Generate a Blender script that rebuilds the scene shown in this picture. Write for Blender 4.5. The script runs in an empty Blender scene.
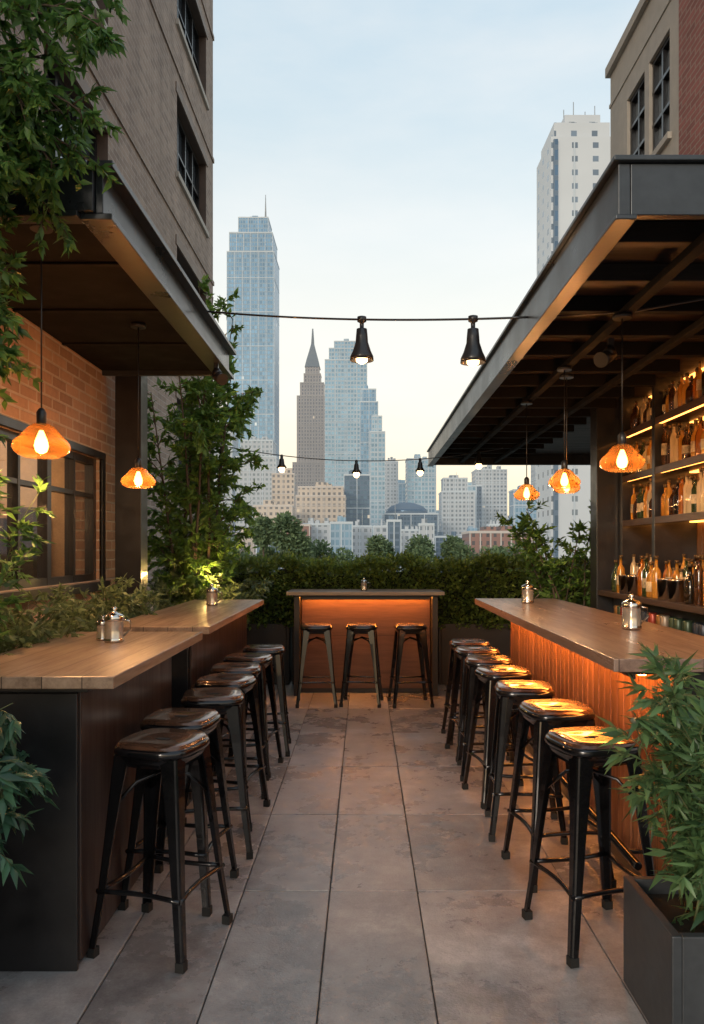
import bpy, bmesh, math, random
import numpy as np
from mathutils import Vector, Matrix
random.seed(7)
scene = bpy.context.scene
scene.view_settings.view_transform = 'Standard'
scene.view_settings.look = 'None'
scene.view_settings.exposure = 0

# ------------------------------------------------------------------ node helpers
def newmat(name):
    m = bpy.data.materials.new(name); m.use_nodes = True
    nt = m.node_tree
    b = nt.nodes['Principled BSDF']
    return m, nt, b
def N(nt, t, **kw):
    n = nt.nodes.new(t)
    for k, v in kw.items():
        setattr(n, k, v)
    return n
def setin(nt, sock, v):
    if isinstance(v, bpy.types.NodeSocket): nt.links.new(v, sock)
    else:
        if hasattr(sock, 'default_value'):
            if sock.type == 'RGBA' and len(v) == 3: v = (*v, 1)
            sock.default_value = v
def MA(nt, op, a, b=0.0, c=0.0):
    n = N(nt, 'ShaderNodeMath', operation=op)
    setin(nt, n.inputs[0], a); setin(nt, n.inputs[1], b); setin(nt, n.inputs[2], c)
    return n.outputs[0]
def MIX(nt, f, a, b, blend='MIX'):
    n = N(nt, 'ShaderNodeMix', data_type='RGBA', blend_type=blend)
    setin(nt, n.inputs[0], f); setin(nt, n.inputs[6], a); setin(nt, n.inputs[7], b)
    return n.outputs[2]
def NOISE(nt, vec, scale, detail=4, rough=.55):
    n = N(nt, 'ShaderNodeTexNoise')
    if vec is not None: nt.links.new(vec, n.inputs['Vector'])
    n.inputs['Scale'].default_value = scale; n.inputs['Detail'].default_value = detail
    n.inputs['Roughness'].default_value = rough
    return n.outputs['Fac']
def MAP(nt, vec, scale=(1,1,1), loc=(0,0,0)):
    n = N(nt, 'ShaderNodeMapping'); nt.links.new(vec, n.inputs[0])
    n.inputs['Scale'].default_value = scale; n.inputs['Location'].default_value = loc
    return n.outputs[0]
def RAMP(nt, f, stops):
    n = N(nt, 'ShaderNodeValToRGB'); setin(nt, n.inputs[0], f)
    cr = n.color_ramp
    while len(cr.elements) < len(stops): cr.elements.new(0.5)
    for e, (p, c) in zip(cr.elements, stops):
        e.position = p
        e.color = (c, c, c, 1) if isinstance(c, (int, float)) else (*c, 1)
    return n.outputs[0]
def POS(nt): return N(nt, 'ShaderNodeNewGeometry').outputs['Position']
def BUMP(nt, bsdf, h, strength=.3, dist=.01):
    n = N(nt, 'ShaderNodeBump'); n.inputs['Strength'].default_value = strength
    n.inputs['Distance'].default_value = dist
    nt.links.new(h, n.inputs['Height']); nt.links.new(n.outputs[0], bsdf.inputs['Normal'])

def simple(name, col, rough=.5, metal=0, var=.25, nscale=6, bump=0.1, coat=0):
    m, nt, b = newmat(name)
    p = POS(nt)
    n = NOISE(nt, p, nscale, 6)
    n2 = NOISE(nt, p, nscale*9, 4)
    f = MA(nt, 'ADD', MA(nt, 'MULTIPLY', n, .7), MA(nt, 'MULTIPLY', n2, .3))
    lo = tuple(c*(1-var) for c in col); hi = tuple(min(1, c*(1+var)) for c in col)
    setin(nt, b.inputs['Base Color'], RAMP(nt, f, [(.3, lo), (.7, hi)]))
    r = RAMP(nt, n, [(.3, max(0, rough*.8)), (.7, min(1, rough*1.2))])
    nt.links.new(r, b.inputs['Roughness'])
    b.inputs['Metallic'].default_value = metal
    b.inputs['Coat Weight'].default_value = coat
    if bump: BUMP(nt, b, n2, bump, .004)
    return m
def emis(name, col, s):
    m, nt, b = newmat(name)
    b.inputs['Base Color'].default_value = (*col, 1)
    b.inputs['Emission Color'].default_value = (*col, 1)
    b.inputs['Emission Strength'].default_value = s
    return m

def wood(name, c1, c2, axis='y', plank=.12, cross='x', rough=.35, gloss=.2):
    m, nt, b = newmat(name)
    p = POS(nt)
    sc = {'x': (1.2, 14, 14), 'y': (14, 1.2, 14), 'z': (14, 14, 1.2)}[axis]
    sep = N(nt, 'ShaderNodeSeparateXYZ'); nt.links.new(p, sep.inputs[0])
    u = MA(nt, 'DIVIDE', sep.outputs['XYZ'.index(cross.upper())], plank)
    idx = MA(nt, 'FLOOR', u)
    fr = MA(nt, 'FRACT', u)
    wn = N(nt, 'ShaderNodeTexWhiteNoise', noise_dimensions='1D'); nt.links.new(idx, wn.inputs['W'])
    off = N(nt, 'ShaderNodeVectorMath', operation='ADD')
    nt.links.new(MAP(nt, p, sc), off.inputs[0])
    comb = N(nt, 'ShaderNodeCombineXYZ')
    for i in range(3): nt.links.new(MA(nt, 'MULTIPLY', wn.outputs['Value'], 37), comb.inputs[i])
    nt.links.new(comb.outputs[0], off.inputs[1])
    g = NOISE(nt, off.outputs[0], 1.2, 8, .62)
    fine = NOISE(nt, off.outputs[0], 7, 4, .6)
    g2 = MA(nt, 'ADD', MA(nt, 'MULTIPLY', g, .75), MA(nt, 'MULTIPLY', fine, .25))
    col = RAMP(nt, g2, [(.33, c1), (.66, c2)])
    tone = MA(nt, 'ADD', MA(nt, 'MULTIPLY', wn.outputs['Value'], .4), .78)
    cc = N(nt, 'ShaderNodeVectorMath', operation='SCALE')
    nt.links.new(col, cc.inputs[0]); nt.links.new(tone, cc.inputs['Scale'])
    edge = MA(nt, 'MINIMUM', fr, MA(nt, 'SUBTRACT', 1, fr))
    gap = MA(nt, 'LESS_THAN', edge, .0018/plank)
    fin = MIX(nt, gap, cc.outputs[0], tuple(c*.25 for c in c1))
    nt.links.new(fin, b.inputs['Base Color'])
    nt.links.new(RAMP(nt, g2, [(.3, rough*1.3), (.7, rough*.8)]), b.inputs['Roughness'])
    b.inputs['Coat Weight'].default_value = gloss; b.inputs['Coat Roughness'].default_value = .25
    BUMP(nt, b, MA(nt, 'SUBTRACT', g2, gap), .25, .004)
    return m

def brick(name, c1, c2, mortar, bw=.23, bh=.075):
    m, nt, b = newmat(name)
    p = POS(nt)
    sep = N(nt, 'ShaderNodeSeparateXYZ'); nt.links.new(p, sep.inputs[0])
    comb = N(nt, 'ShaderNodeCombineXYZ')
    u = MA(nt, 'ADD', sep.outputs[0], sep.outputs[1])
    nt.links.new(u, comb.inputs[0]); nt.links.new(sep.outputs[2], comb.inputs[1])
    t = N(nt, 'ShaderNodeTexBrick'); nt.links.new(comb.outputs[0], t.inputs['Vector'])
    t.inputs['Color1'].default_value = (*c1, 1); t.inputs['Color2'].default_value = (*c2, 1)
    t.inputs['Mortar'].default_value = (*mortar, 1)
    t.inputs['Scale'].default_value = 1
    t.inputs['Brick Width'].default_value = bw; t.inputs['Row Height'].default_value = bh
    t.inputs['Mortar Size'].default_value = .009; t.inputs['Mortar Smooth'].default_value = .3
    n = NOISE(nt, p, .9, 6); n2 = NOISE(nt, p, 25, 3)
    v = MA(nt, 'ADD', .55, MA(nt, 'ADD', MA(nt, 'MULTIPLY', n, .55), MA(nt, 'MULTIPLY', n2, .4)))
    stn = NOISE(nt, MAP(nt, p, (2.2, 2.2, .12)), 1.0, 5, .6)
    v = MA(nt, 'MULTIPLY', v, RAMP(nt, stn, [(.35, .78), (.6, 1.0)]))
    cc = N(nt, 'ShaderNodeVectorMath', operation='SCALE')
    nt.links.new(t.outputs['Color'], cc.inputs[0]); nt.links.new(v, cc.inputs['Scale'])
    nt.links.new(cc.outputs[0], b.inputs['Base Color'])
    b.inputs['Roughness'].default_value = .85
    h = MA(nt, 'ADD', MA(nt, 'MULTIPLY', t.outputs['Fac'], -1), MA(nt, 'MULTIPLY', n2, .5))
    BUMP(nt, b, h, .7, .012)
    return m

def facade(name, wall, glass, cw=3.0, ch=3.6, fu=.55, fv=.55, haze=.35, hazec=(.62, .68, .72), lit=.03, rough=.2, met=.5):
    m, nt, b = newmat(name)
    g = N(nt, 'ShaderNodeNewGeometry')
    sp = N(nt, 'ShaderNodeSeparateXYZ'); nt.links.new(g.outputs['Position'], sp.inputs[0])
    sn = N(nt, 'ShaderNodeSeparateXYZ'); nt.links.new(g.outputs['Normal'], sn.inputs[0])
    ax = MA(nt, 'ABSOLUTE', sn.outputs[0]); ay = MA(nt, 'ABSOLUTE', sn.outputs[1]); az = MA(nt, 'ABSOLUTE', sn.outputs[2])
    u = MA(nt, 'ADD', MA(nt, 'MULTIPLY', sp.outputs[0], ay), MA(nt, 'MULTIPLY', sp.outputs[1], ax))
    uu = MA(nt, 'DIVIDE', u, cw); vv = MA(nt, 'DIVIDE', sp.outputs[2], ch)
    fu_ = MA(nt, 'LESS_THAN', MA(nt, 'FRACT', uu), fu)
    fv_ = MA(nt, 'LESS_THAN', MA(nt, 'FRACT', vv), fv)
    mask = MA(nt, 'MULTIPLY', MA(nt, 'MULTIPLY', fu_, fv_), MA(nt, 'LESS_THAN', az, .5))
    cb = N(nt, 'ShaderNodeCombineXYZ')
    nt.links.new(MA(nt, 'FLOOR', uu), cb.inputs[0]); nt.links.new(MA(nt, 'FLOOR', vv), cb.inputs[1])
    wn = N(nt, 'ShaderNodeTexWhiteNoise', noise_dimensions='3D'); nt.links.new(cb.outputs[0], wn.inputs['Vector'])
    wv = wn.outputs['Value']
    big = NOISE(nt, g.outputs['Position'], .025, 4)
    gcol = MIX(nt, MA(nt, 'ADD', MA(nt, 'MULTIPLY', wv, .45), MA(nt, 'MULTIPLY', big, .6)), tuple(c*.35 for c in glass), tuple(min(1, c*1.9) for c in glass))
    wcol = MIX(nt, big, tuple(c*.7 for c in wall), tuple(min(1, c*1.2) for c in wall))
    nt.links.new(MIX(nt, mask, wcol, gcol), b.inputs['Base Color'])
    nt.links.new(RAMP(nt, mask, [(0, .8), (1, rough)]), b.inputs['Roughness'])
    nt.links.new(MA(nt, 'MULTIPLY', mask, met), b.inputs['Metallic'])
    litm = MA(nt, 'MULTIPLY', mask, MA(nt, 'GREATER_THAN', wv, 1-lit))
    b.inputs['Emission Color'].default_value = (1, .75, .45, 1)
    nt.links.new(MA(nt, 'MULTIPLY', litm, .6), b.inputs['Emission Strength'])
    if haze > 0:   # aerial haze painted into the far-building material as an even glow
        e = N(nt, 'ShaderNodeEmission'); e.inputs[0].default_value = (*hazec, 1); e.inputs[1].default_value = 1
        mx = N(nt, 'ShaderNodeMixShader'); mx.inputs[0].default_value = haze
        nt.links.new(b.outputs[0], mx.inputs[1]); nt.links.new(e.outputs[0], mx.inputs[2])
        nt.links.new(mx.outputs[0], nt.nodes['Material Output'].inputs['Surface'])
    return m

def leafmat(name, dark, light, trans=.35, rough=.45):
    m, nt, b = newmat(name)
    g = N(nt, 'ShaderNodeNewGeometry')
    r = g.outputs['Random Per Island']
    n = NOISE(nt, g.outputs['Position'], 3.0, 3)
    f = MA(nt, 'ADD', MA(nt, 'MULTIPLY', r, .55), MA(nt, 'MULTIPLY', n, .45))
    c = RAMP(nt, f, [(.2, dark), (.75, light)])
    nt.links.new(c, b.inputs['Base Color']); b.inputs['Roughness'].default_value = rough
    t = N(nt, 'ShaderNodeBsdfTranslucent')
    nt.links.new(MIX(nt, .5, c, tuple(min(1, x*1.6) for x in light)), t.inputs[0])
    mx = N(nt, 'ShaderNodeMixShader'); mx.inputs[0].default_value = trans
    nt.links.new(b.outputs[0], mx.inputs[1]); nt.links.new(t.outputs[0], mx.inputs[2])
    nt.links.new(mx.outputs[0], nt.nodes['Material Output'].inputs['Surface'])
    return m

# ------------------------------------------------------------------ mesh builder
class MB:
    def __init__(s): s.v = []; s.f = []; s.m = []; s.sm = []; s.mats = []
    def mi(s, mat):
        if mat not in s.mats: s.mats.append(mat)
        return s.mats.index(mat)
    def add(s, vs, fs, mat, smooth=False):
        o = len(s.v); s.v += [tuple(v) for v in vs]; i = s.mi(mat)
        for f in fs:
            s.f.append(tuple(o+k for k in f)); s.m.append(i); s.sm.append(smooth)
    def box(s, x0, x1, y0, y1, z0, z1, mat):
        vs = [(x0,y0,z0),(x1,y0,z0),(x1,y1,z0),(x0,y1,z0),(x0,y0,z1),(x1,y0,z1),(x1,y1,z1),(x0,y1,z1)]
        s.add(vs, [(3,2,1,0),(4,5,6,7),(0,1,5,4),(1,2,6,5),(2,3,7,6),(3,0,4,7)], mat)
    def quad(s, a, b, c, d, mat): s.add([a,b,c,d], [(0,1,2,3)], mat)
    def loft(s, rings, mats, smooth=True, cap0=True, cap1=True, closed=True):
        n = len(rings[0]); o = len(s.v)
        for r in rings: s.v += [tuple(p) for p in r]
        for k in range(len(rings)-1):
            mt = mats[k] if isinstance(mats, list) else mats
            i = s.mi(mt)
            for j in range(n if closed else n-1):
                j2 = (j+1) % n
                s.f.append((o+k*n+j, o+k*n+j2, o+(k+1)*n+j2, o+(k+1)*n+j)); s.m.append(i); s.sm.append(smooth)
        m0 = mats[0] if isinstance(mats, list) else mats; m1 = mats[-1] if isinstance(mats, list) else mats
        if cap0: s.f.append(tuple(o+j for j in reversed(range(n)))); s.m.append(s.mi(m0)); s.sm.append(False)
        if cap1: s.f.append(tuple(o+(len(rings)-1)*n+j for j in range(n))); s.m.append(s.mi(m1)); s.sm.append(False)
    def lathe(s, prof, c, mats, seg=16, smooth=True, cap0=True, cap1=True):
        rings = [[(c[0]+r*math.cos(2*math.pi*j/seg), c[1]+r*math.sin(2*math.pi*j/seg), c[2]+z) for j in range(seg)] for r, z in prof]
        s.loft(rings, mats, smooth, cap0, cap1)
    def tube(s, pts, rad, mat, sides=8, smooth=True):
        pts = [Vector(p) for p in pts]
        if not isinstance(rad, (list, tuple)): rad = [rad]*len(pts)
        rings = []; up = Vector((.31, .17, .93)).normalized()
        for i, p in enumerate(pts):
            d = (pts[min(i+1, len(pts)-1)] - pts[max(i-1, 0)])
            if d.length < 1e-9: d = Vector((0,0,1))
            d.normalize()
            a = d.cross(up)
            if a.length < .05: a = d.cross(Vector((1, 0, 0)))
            a.normalize(); b = d.cross(a)
            rings.append([p + (a*math.cos(2*math.pi*j/sides) + b*math.sin(2*math.pi*j/sides))*rad[i] for j in range(sides)])
        s.loft(rings, mat, smooth)
    def obj(s, name, bevel=0, parent=None, recalc=True):
        me = bpy.data.meshes.new(name); me.from_pydata(s.v, [], s.f)
        for m in s.mats: me.materials.append(m)
        me.polygons.foreach_set('material_index', s.m)
        me.polygons.foreach_set('use_smooth', s.sm)
        if recalc:
            bm = bmesh.new(); bm.from_mesh(me); bmesh.ops.recalc_face_normals(bm, faces=bm.faces); bm.to_mesh(me); bm.free()
        me.update()
        o = bpy.data.objects.new(name, me); scene.collection.objects.link(o)
        if bevel:
            md = o.modifiers.new('bevel', 'BEVEL'); md.width = bevel; md.segments = 2; md.limit_method = 'ANGLE'; md.angle_limit = math.radians(40)
        if parent: o.parent = parent
        return o

def empty(name, loc=(0,0,0)):
    e = bpy.data.objects.new(name, None); e.location = loc; e.empty_display_size = .2
    scene.collection.objects.link(e); return e
def point(name, loc, w, col, parent, r=.03):
    l = bpy.data.lights.new(name, 'POINT'); l.energy = w; l.color = col; l.shadow_soft_size = r
    o = bpy.data.objects.new(name, l); o.location = loc; scene.collection.objects.link(o)
    if parent: o.parent = parent
    return o

# leaves -------------------------------------------------------------
rng = np.random.default_rng(11)
def unit(a): return a/np.maximum(np.linalg.norm(a, axis=-1, keepdims=True), 1e-9)
def leaf_obj(name, P, D, L, W, mat, parent=None, droop=.15):
    P = np.asarray(P, float); D = unit(np.asarray(D, float)); n = len(P)
    L = L*rng.uniform(.6, 1.25, (n, 1)); W = W*rng.uniform(.7, 1.2, (n, 1))
    S = unit(np.cross(D, rng.normal(size=(n, 3))*.7 + np.array([0, 0, 1.0])))
    Nn = unit(np.cross(S, D))
    a = P
    b = P + D*L*.38 + S*W*.5 - Nn*W*.12
    c = P + D*L - Nn*L*droop
    d = P + D*L*.38 - S*W*.5 - Nn*W*.12
    m = P + D*L*.45 + Nn*W*.06
    V = np.stack([a, b, c, d, m], 1).reshape(-1, 3)
    base = (np.arange(n)*5)[:, None]
    F = (base + np.array([[0, 1, 4, 1, 2, 4, 2, 3, 4, 3, 0, 4]])).reshape(-1)
    me = bpy.data.meshes.new(name)
    me.vertices.add(n*5); me.vertices.foreach_set('co', V.ravel())
    me.loops.add(n*12); me.loops.foreach_set('vertex_index', F)
    me.polygons.add(n*4); me.polygons.foreach_set('loop_start', np.arange(n*4)*3)
    me.polygons.foreach_set('loop_total', np.full(n*4, 3))
    me.materials.append(mat); me.update(calc_edges=True); me.validate()
    o = bpy.data.objects.new(name, me); scene.collection.objects.link(o)
    if parent: o.parent = parent
    return o

class Plant:
    def __init__(s): s.mb = MB(); s.P = []; s.D = []
    def branch(s, root, dirn, length, rad, bark, droop=.3, ntwig=10, twig=.25, nleaf=12, start=.25, wob=.12, spread=.9, up=.0):
        p = Vector(root); d = Vector(dirn).normalized(); pts = [p.copy()]; k = 9
        for i in range(k):
            d = (d + Vector((random.gauss(0, wob), random.gauss(0, wob), random.gauss(0, wob) - droop/k*(i/k)*3))).normalized()
            p = p + d*length/k; pts.append(p.copy())
        s.mb.tube(pts, [rad*(1-.8*i/k) for i in range(k+1)], bark, 5)
        for t in range(ntwig):
            u = start + (1-start)*(t+random.random())/ntwig
            i = min(int(u*k), k-1); q = pts[i].lerp(pts[i+1], u*k-i)
            dd = (pts[i+1]-pts[i]).normalized()
            td = (dd*.7 + Vector((random.gauss(0, 1), random.gauss(0, 1), random.gauss(0, .7)+up))*spread*.8).normalized()
            tl = twig*random.uniform(.5, 1.2)*(1.1-.5*u)
            tp = [q]
            for j in range(4):
                td = (td + Vector((random.gauss(0, .12), random.gauss(0, .12), -droop*.25))).normalized()
                tp.append(tp[-1] + td*tl/4)
            s.mb.tube(tp, [rad*.25+.001]*2+[.0015]*3, bark, 3)
            for j in range(nleaf):
                v = random.uniform(.1, 1)*4; i2 = min(int(v), 3)
                lp = tp[i2].lerp(tp[i2+1], v-i2)
                ax = (tp[i2+1]-tp[i2]).normalized()
                ld = ax*.7 + Vector((random.gauss(0, .6), random.gauss(0, .6), random.gauss(0, .45)-droop*.3))
                s.P.append(tuple(lp)); s.D.append(tuple(ld))
        return pts
    def finish(s, name, L, W, leaf, droop=.15):
        o = s.mb.obj(name)
        leaf_obj('leaves', s.P, s.D, L, W, leaf, o, droop)
        return o

# ------------------------------------------------------------------ materials
m_black = simple('black_powdercoat', (.014, .014, .016), .38, 0, .3, 8, .08, .15)
m_charc = simple('charcoal_steel', (.040, .045, .052), .32, .4, .35, 3, .06, .1)
m_planter = simple('planter_grey', (.04, .045, .052), .5, 0, .35, 4, .15)
m_planter_b = simple('planter_bronze', (.028, .021, .019), .45, 0, .3, 4, .1)
m_stool = simple('stool_metal', (.017, .017, .02), .2, .7, .4, 10, .06, .5)
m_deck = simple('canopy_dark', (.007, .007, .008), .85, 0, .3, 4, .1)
m_deck.node_tree.nodes['Principled BSDF'].inputs['Specular IOR Level'].default_value = .15
m_beam = simple('canopy_beam', (.008, .0075, .0075), .8, 0, .3, 4, .1)
m_beam.node_tree.nodes['Principled BSDF'].inputs['Specular IOR Level'].default_value = .2
m_rubber = simple('rubber', (.01, .01, .01), .8)
m_steel = simple('stainless', (.6, .58, .55), .18, 1, .1, 20, .03)
m_conc = simple('concrete_tan', (.44, .41, .37), .8, 0, .22, .8, .2)
m_soil = simple('soil', (.03, .022, .016), .95, 0, .4, 20, .5)
m_bark = simple('bark', (.09, .065, .045), .85, 0, .4, 30, .5)
m_stem = simple('green_stem', (.08, .10, .035), .6, 0, .3, 20, .1)
m_topL = wood('oak_top', (.15, .088, .055), (.40, .275, .19), 'y', .14, 'x', .34, .35)
m_topR = wood('walnut_top', (.13, .075, .058), (.32, .215, .17), 'y', .16, 'x', .3, .4)
m_topB = wood('pale_top', (.25, .18, .13), (.42, .33, .26), 'x', .2, 'y', .4, .2)
m_sideL = wood('mahogany_panel', (.016, .009, .008), (.042, .022, .018), 'z', .19, 'y', .36, .2)
m_slat = wood('slat_wood', (.12, .045, .02), (.30, .13, .055), 'z', .095, 'y', .45, .15)
m_backp = wood('back_panel', (.07, .03, .018), (.16, .075, .042), 'x', .6, 'z', .45, .15)
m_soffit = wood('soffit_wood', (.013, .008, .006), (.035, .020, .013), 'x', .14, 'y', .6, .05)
m_seat = simple('seat_bronze', (.12, .056, .032), .24, .5, .6, 9, .05, .6)
m_shelf = wood('shelf_wood', (.025, .014, .010), (.07, .04, .026), 'y', .6, 'x', .45, .2)
m_backboard = wood('backboard', (.10, .05, .022), (.26, .14, .065), 'z', .3, 'y', .25, .5)
m_brickL = brick('brick_warm', (.46, .29, .20), (.30, .18, .125), (.46, .38, .31))
m_brickT = brick('brick_taupe', (.37, .285, .235), (.25, .19, .16), (.42, .36, .32), bw=.26, bh=.09)
m_brickR = brick('brick_red', (.38, .14, .12), (.26, .10, .085), (.38, .28, .24))
m_led = emis('led_orange', (1.0, .32, .05), 66)
m_led2 = emis('led_warm', (1.0, .36, .07), 6)
m_bulb = emis('bulb', (1.0, .58, .22), 14)
m_bulbs = emis('bulb_string', (1.0, .62, .28), 9)
m_winglass, nt, b = newmat('window_glass')
b.inputs['Base Color'].default_value = (.03, .035, .045, 1); b.inputs['Roughness'].default_value = .04; b.inputs['IOR'].default_value = 2.2
tr = N(nt, 'ShaderNodeBsdfTransparent'); mx = N(nt, 'ShaderNodeMixShader'); mx.inputs[0].default_value = .5
nt.links.new(b.outputs[0], mx.inputs[2]); nt.links.new(tr.outputs[0], mx.inputs[1]); nt.links.new(mx.outputs[0], nt.nodes['Material Output'].inputs[0])
m_darkglass = simple('dark_glass', (.10, .125, .155), .05, .6, .4, .8, 0, .5)
m_paleglass = simple('pale_glass', (.40, .47, .53), .05, .85, .4, 1.5, 0, .5)
m_amber, nt, b = newmat('amber_glass')
b.inputs['Base Color'].default_value = (.36, .19, .07, 1); b.inputs['Roughness'].default_value = .06; b.inputs['Coat Weight'].default_value = 1
lw = N(nt, 'ShaderNodeLayerWeight'); lw.inputs[0].default_value = .35
tl = N(nt, 'ShaderNodeBsdfTransparent'); tl.inputs[0].default_value = (1, .70, .38, 1)
mx = N(nt, 'ShaderNodeMixShader'); nt.links.new(RAMP(nt, lw.outputs['Facing'], [(0, .10), (1, .7)]), mx.inputs[0])
nt.links.new(b.outputs[0], mx.inputs[2]); nt.links.new(tl.outputs[0], mx.inputs[1]); nt.links.new(mx.outputs[0], nt.nodes['Material Output'].inputs[0])
m_bottle, nt, b = newmat('bottle_glass')
g = N(nt, 'ShaderNodeNewGeometry')
rp = RAMP(nt, g.outputs['Random Per Island'], [(0, (.75, .34, .05)), (.14, (.55, .17, .02)), (.28, (.10, .04, .015)), (.42, (.9, .70, .42)), (.56, (.06, .09, .03)), (.68, (.80, .40, .07)), (.82, (.03, .02, .012)), (1, (.45, .12, .02))])
nt.nodes[rp.node.name].color_ramp.interpolation = 'CONSTANT'
nt.links.new(rp, b.inputs['Base Color'])
b.inputs['Roughness'].default_value = .04; b.inputs['Transmission Weight'].default_value = .55; b.inputs['IOR'].default_value = 1.4; b.inputs['Coat Weight'].default_value = .6
m_label = simple('label_paper', (.40, .32, .2), .6, 0, .9, 14, 0)
m_cap = simple('bottle_cap', (.10, .065, .03), .35, .6, .6, 12, 0)
m_jar = simple('jar_glass', (.5, .46, .4), .12, .6, .2, 20, 0, .5)
l_hedge = leafmat('leaf_hedge', (.035, .062, .012), (.24, .32, .07))
l_tree = leafmat('leaf_tree', (.025, .075, .018), (.20, .33, .065), .42)
l_near = leafmat('leaf_near', (.015, .055, .018), (.13, .26, .06), .38, .4)
l_cool = leafmat('leaf_cool', (.014, .045, .03), (.06, .15, .085), .3, .4)
l_bamb = leafmat('leaf_bamboo', (.025, .065, .03), (.15, .27, .11), .35, .4)
l_shrub = leafmat('leaf_shrub', (.035, .06, .02), (.20, .26, .11))
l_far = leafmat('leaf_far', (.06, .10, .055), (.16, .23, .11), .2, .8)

# floor paving
m_floor, nt, b = newmat('paving_slab')
g = N(nt, 'ShaderNodeNewGeometry'); p = g.outputs['Position']
offv = N(nt, 'ShaderNodeVectorMath', operation='SCALE'); offv.inputs[0].default_value = (40, 23, 5)
nt.links.new(g.outputs['Random Per Island'], offv.inputs['Scale'])
pv = N(nt, 'ShaderNodeVectorMath', operation='ADD'); nt.links.new(p, pv.inputs[0]); nt.links.new(offv.outputs[0], pv.inputs[1])
q = pv.outputs[0]
n1 = NOISE(nt, q, 1.7, 9, .7); n2 = NOISE(nt, q, 12, 8, .72); n3 = NOISE(nt, p, 110, 3, .6)
f = MA(nt, 'ADD', MA(nt, 'MULTIPLY', n1, .62), MA(nt, 'ADD', MA(nt, 'MULTIPLY', n2, .26), MA(nt, 'MULTIPLY', n3, .12)))
c = RAMP(nt, f, [(.37, (.15, .138, .138)), (.46, (.24, .225, .225)), (.54, (.33, .315, .315)), (.63, (.47, .45, .445))])
st = RAMP(nt, NOISE(nt, p, 2.4, 7, .72), [(.50, 0.0), (.66, 1.0)])
c = MIX(nt, MA(nt, 'MULTIPLY', st, .35), c, (.16, .135, .13))
tone = MA(nt, 'ADD', .84, MA(nt, 'MULTIPLY', g.outputs['Random Per Island'], .3))
vs = N(nt, 'ShaderNodeVectorMath', operation='SCALE'); nt.links.new(c, vs.inputs[0]); nt.links.new(tone, vs.inputs['Scale'])
nt.links.new(vs.outputs[0], b.inputs['Base Color'])
nt.links.new(RAMP(nt, n1, [(.35, .18), (.65, .46)]), b.inputs['Roughness'])
BUMP(nt, b, MA(nt, 'ADD', n2, MA(nt, 'MULTIPLY', n3, .4)), .4, .008)
m_grout = simple('grout', (.07, .062, .056), .9)
m_city = simple('city_ground', (.16, .17, .15), .9, 0, .3, .01, 0)

# ------------------------------------------------------------------ ground & terrace
GZ = -14
mb = MB(); mb.quad((-5000, -2000, GZ), (5000, -2000, GZ), (5000, 9000, GZ), (-5000, 9000, GZ), m_city); mb.obj('ground')
mb = MB(); mb.box(-6, 6, -4, 9.6, GZ+.01, -.014, m_grout); mb.obj('terrace_slab')
mb = MB()
xs = [-3.2, -2.42, -1.66, -.91, -.53, -.15, .235, .90, 1.6, 2.4, 3.2]
ys = [-2.4+.963*i-.03 for i in range(13)]
for i in range(len(xs)-1):
    for j in range(len(ys)-1):
        dz = random.uniform(-.0014, .0014); gp = random.uniform(.0018, .003)
        mb.box(xs[i]+gp, xs[i+1]-gp, ys[j]+gp, ys[j+1]-gp, -.012, dz, m_floor)
mb.obj('terrace_paving', .0035)

# ------------------------------------------------------------------ bar stool
def rsq(scale, z, seg=32, half=.149, e=3.8):
    out = []
    for j in range(seg):
        a = 2*math.pi*j/seg; c, s_ = math.cos(a), math.sin(a)
        r = half*scale/((abs(c)**e+abs(s_)**e)**(1/e))
        out.append((r*c, r*s_, z))
    return out
def stool_mesh():
    mb = MB()
    rings = [rsq(.86, .690), rsq(.93, .712), rsq(.97, .732), rsq(1.03, .735), rsq(1.045, .743), rsq(1.04, .755), rsq(1.0, .762), rsq(.985, .762), rsq(.98, .770), rsq(.93, .777), rsq(.5, .772), rsq(.08, .7695)]
    mats = [m_stool]*7 + [m_seat]*4
    mb.loft(rings, mats, True)
    for sx in (-1, 1):
        for sy in (-1, 1):
            lv = []
            for z, cpos, w in [(.73, .133, .068), (.6, .144, .055), (.42, .158, .042), (.22, .175, .034), (.03, .196, .029)]:
                t = .007
                loc = [(0, -.010), (-.004, -.003), (-.010, 0), (-w, 0), (-w, -t), (-t, -t), (-t, -w), (0, -w)]
                lv.append([((cpos+a)*sx, (cpos+b_)*sy, z) for a, b_ in loc])
            mb.loft(lv, m_stool, False)
            c = .188
            mb.loft([[((c+a)*sx, (c+b_)*sy, z) for a, b_ in [(.011, .011), (-.022, .011), (-.022, -.022), (.011, -.022)]] for z in (.0, .033)], m_rubber, False)
    z = .235; k = .171
    for a, b_ in [((-k, -k), (k, -k)), ((k, -k), (k, k)), ((k, k), (-k, k)), ((-k, k), (-k, -k))]:
        pts = []
        for i in range(7):
            t = i/6; x = a[0]+(b_[0]-a[0])*t; y = a[1]+(b_[1]-a[1])*t; bow = .02*math.sin(math.pi*t)
            n = Vector(((a[0]+b_[0])/2, (a[1]+b_[1])/2, 0)).normalized()
            pts.append((x-n.x*bow, y-n.y*bow, z))
        mb.tube(pts, .0095, m_stool, 8)
    for sx, sy in ((1, 1), (1, -1)):
        mb.tube([(-.137*sx, -.137*sy, .53), (-.07*sx, -.07*sy, .62), (0, 0, .645+.004*sy), (.07*sx, .07*sy, .62), (.137*sx, .137*sy, .53)], .007, m_stool, 6)
    mb.loft([[(math.cos(a)*.032, math.sin(a)*.009, z) for a in [2*math.pi*j/12 for j in range(12)]] for z in (.7695, .7722)], m_rubber, False)
    return mb
st0 = stool_mesh().obj('bar_stool')
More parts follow.
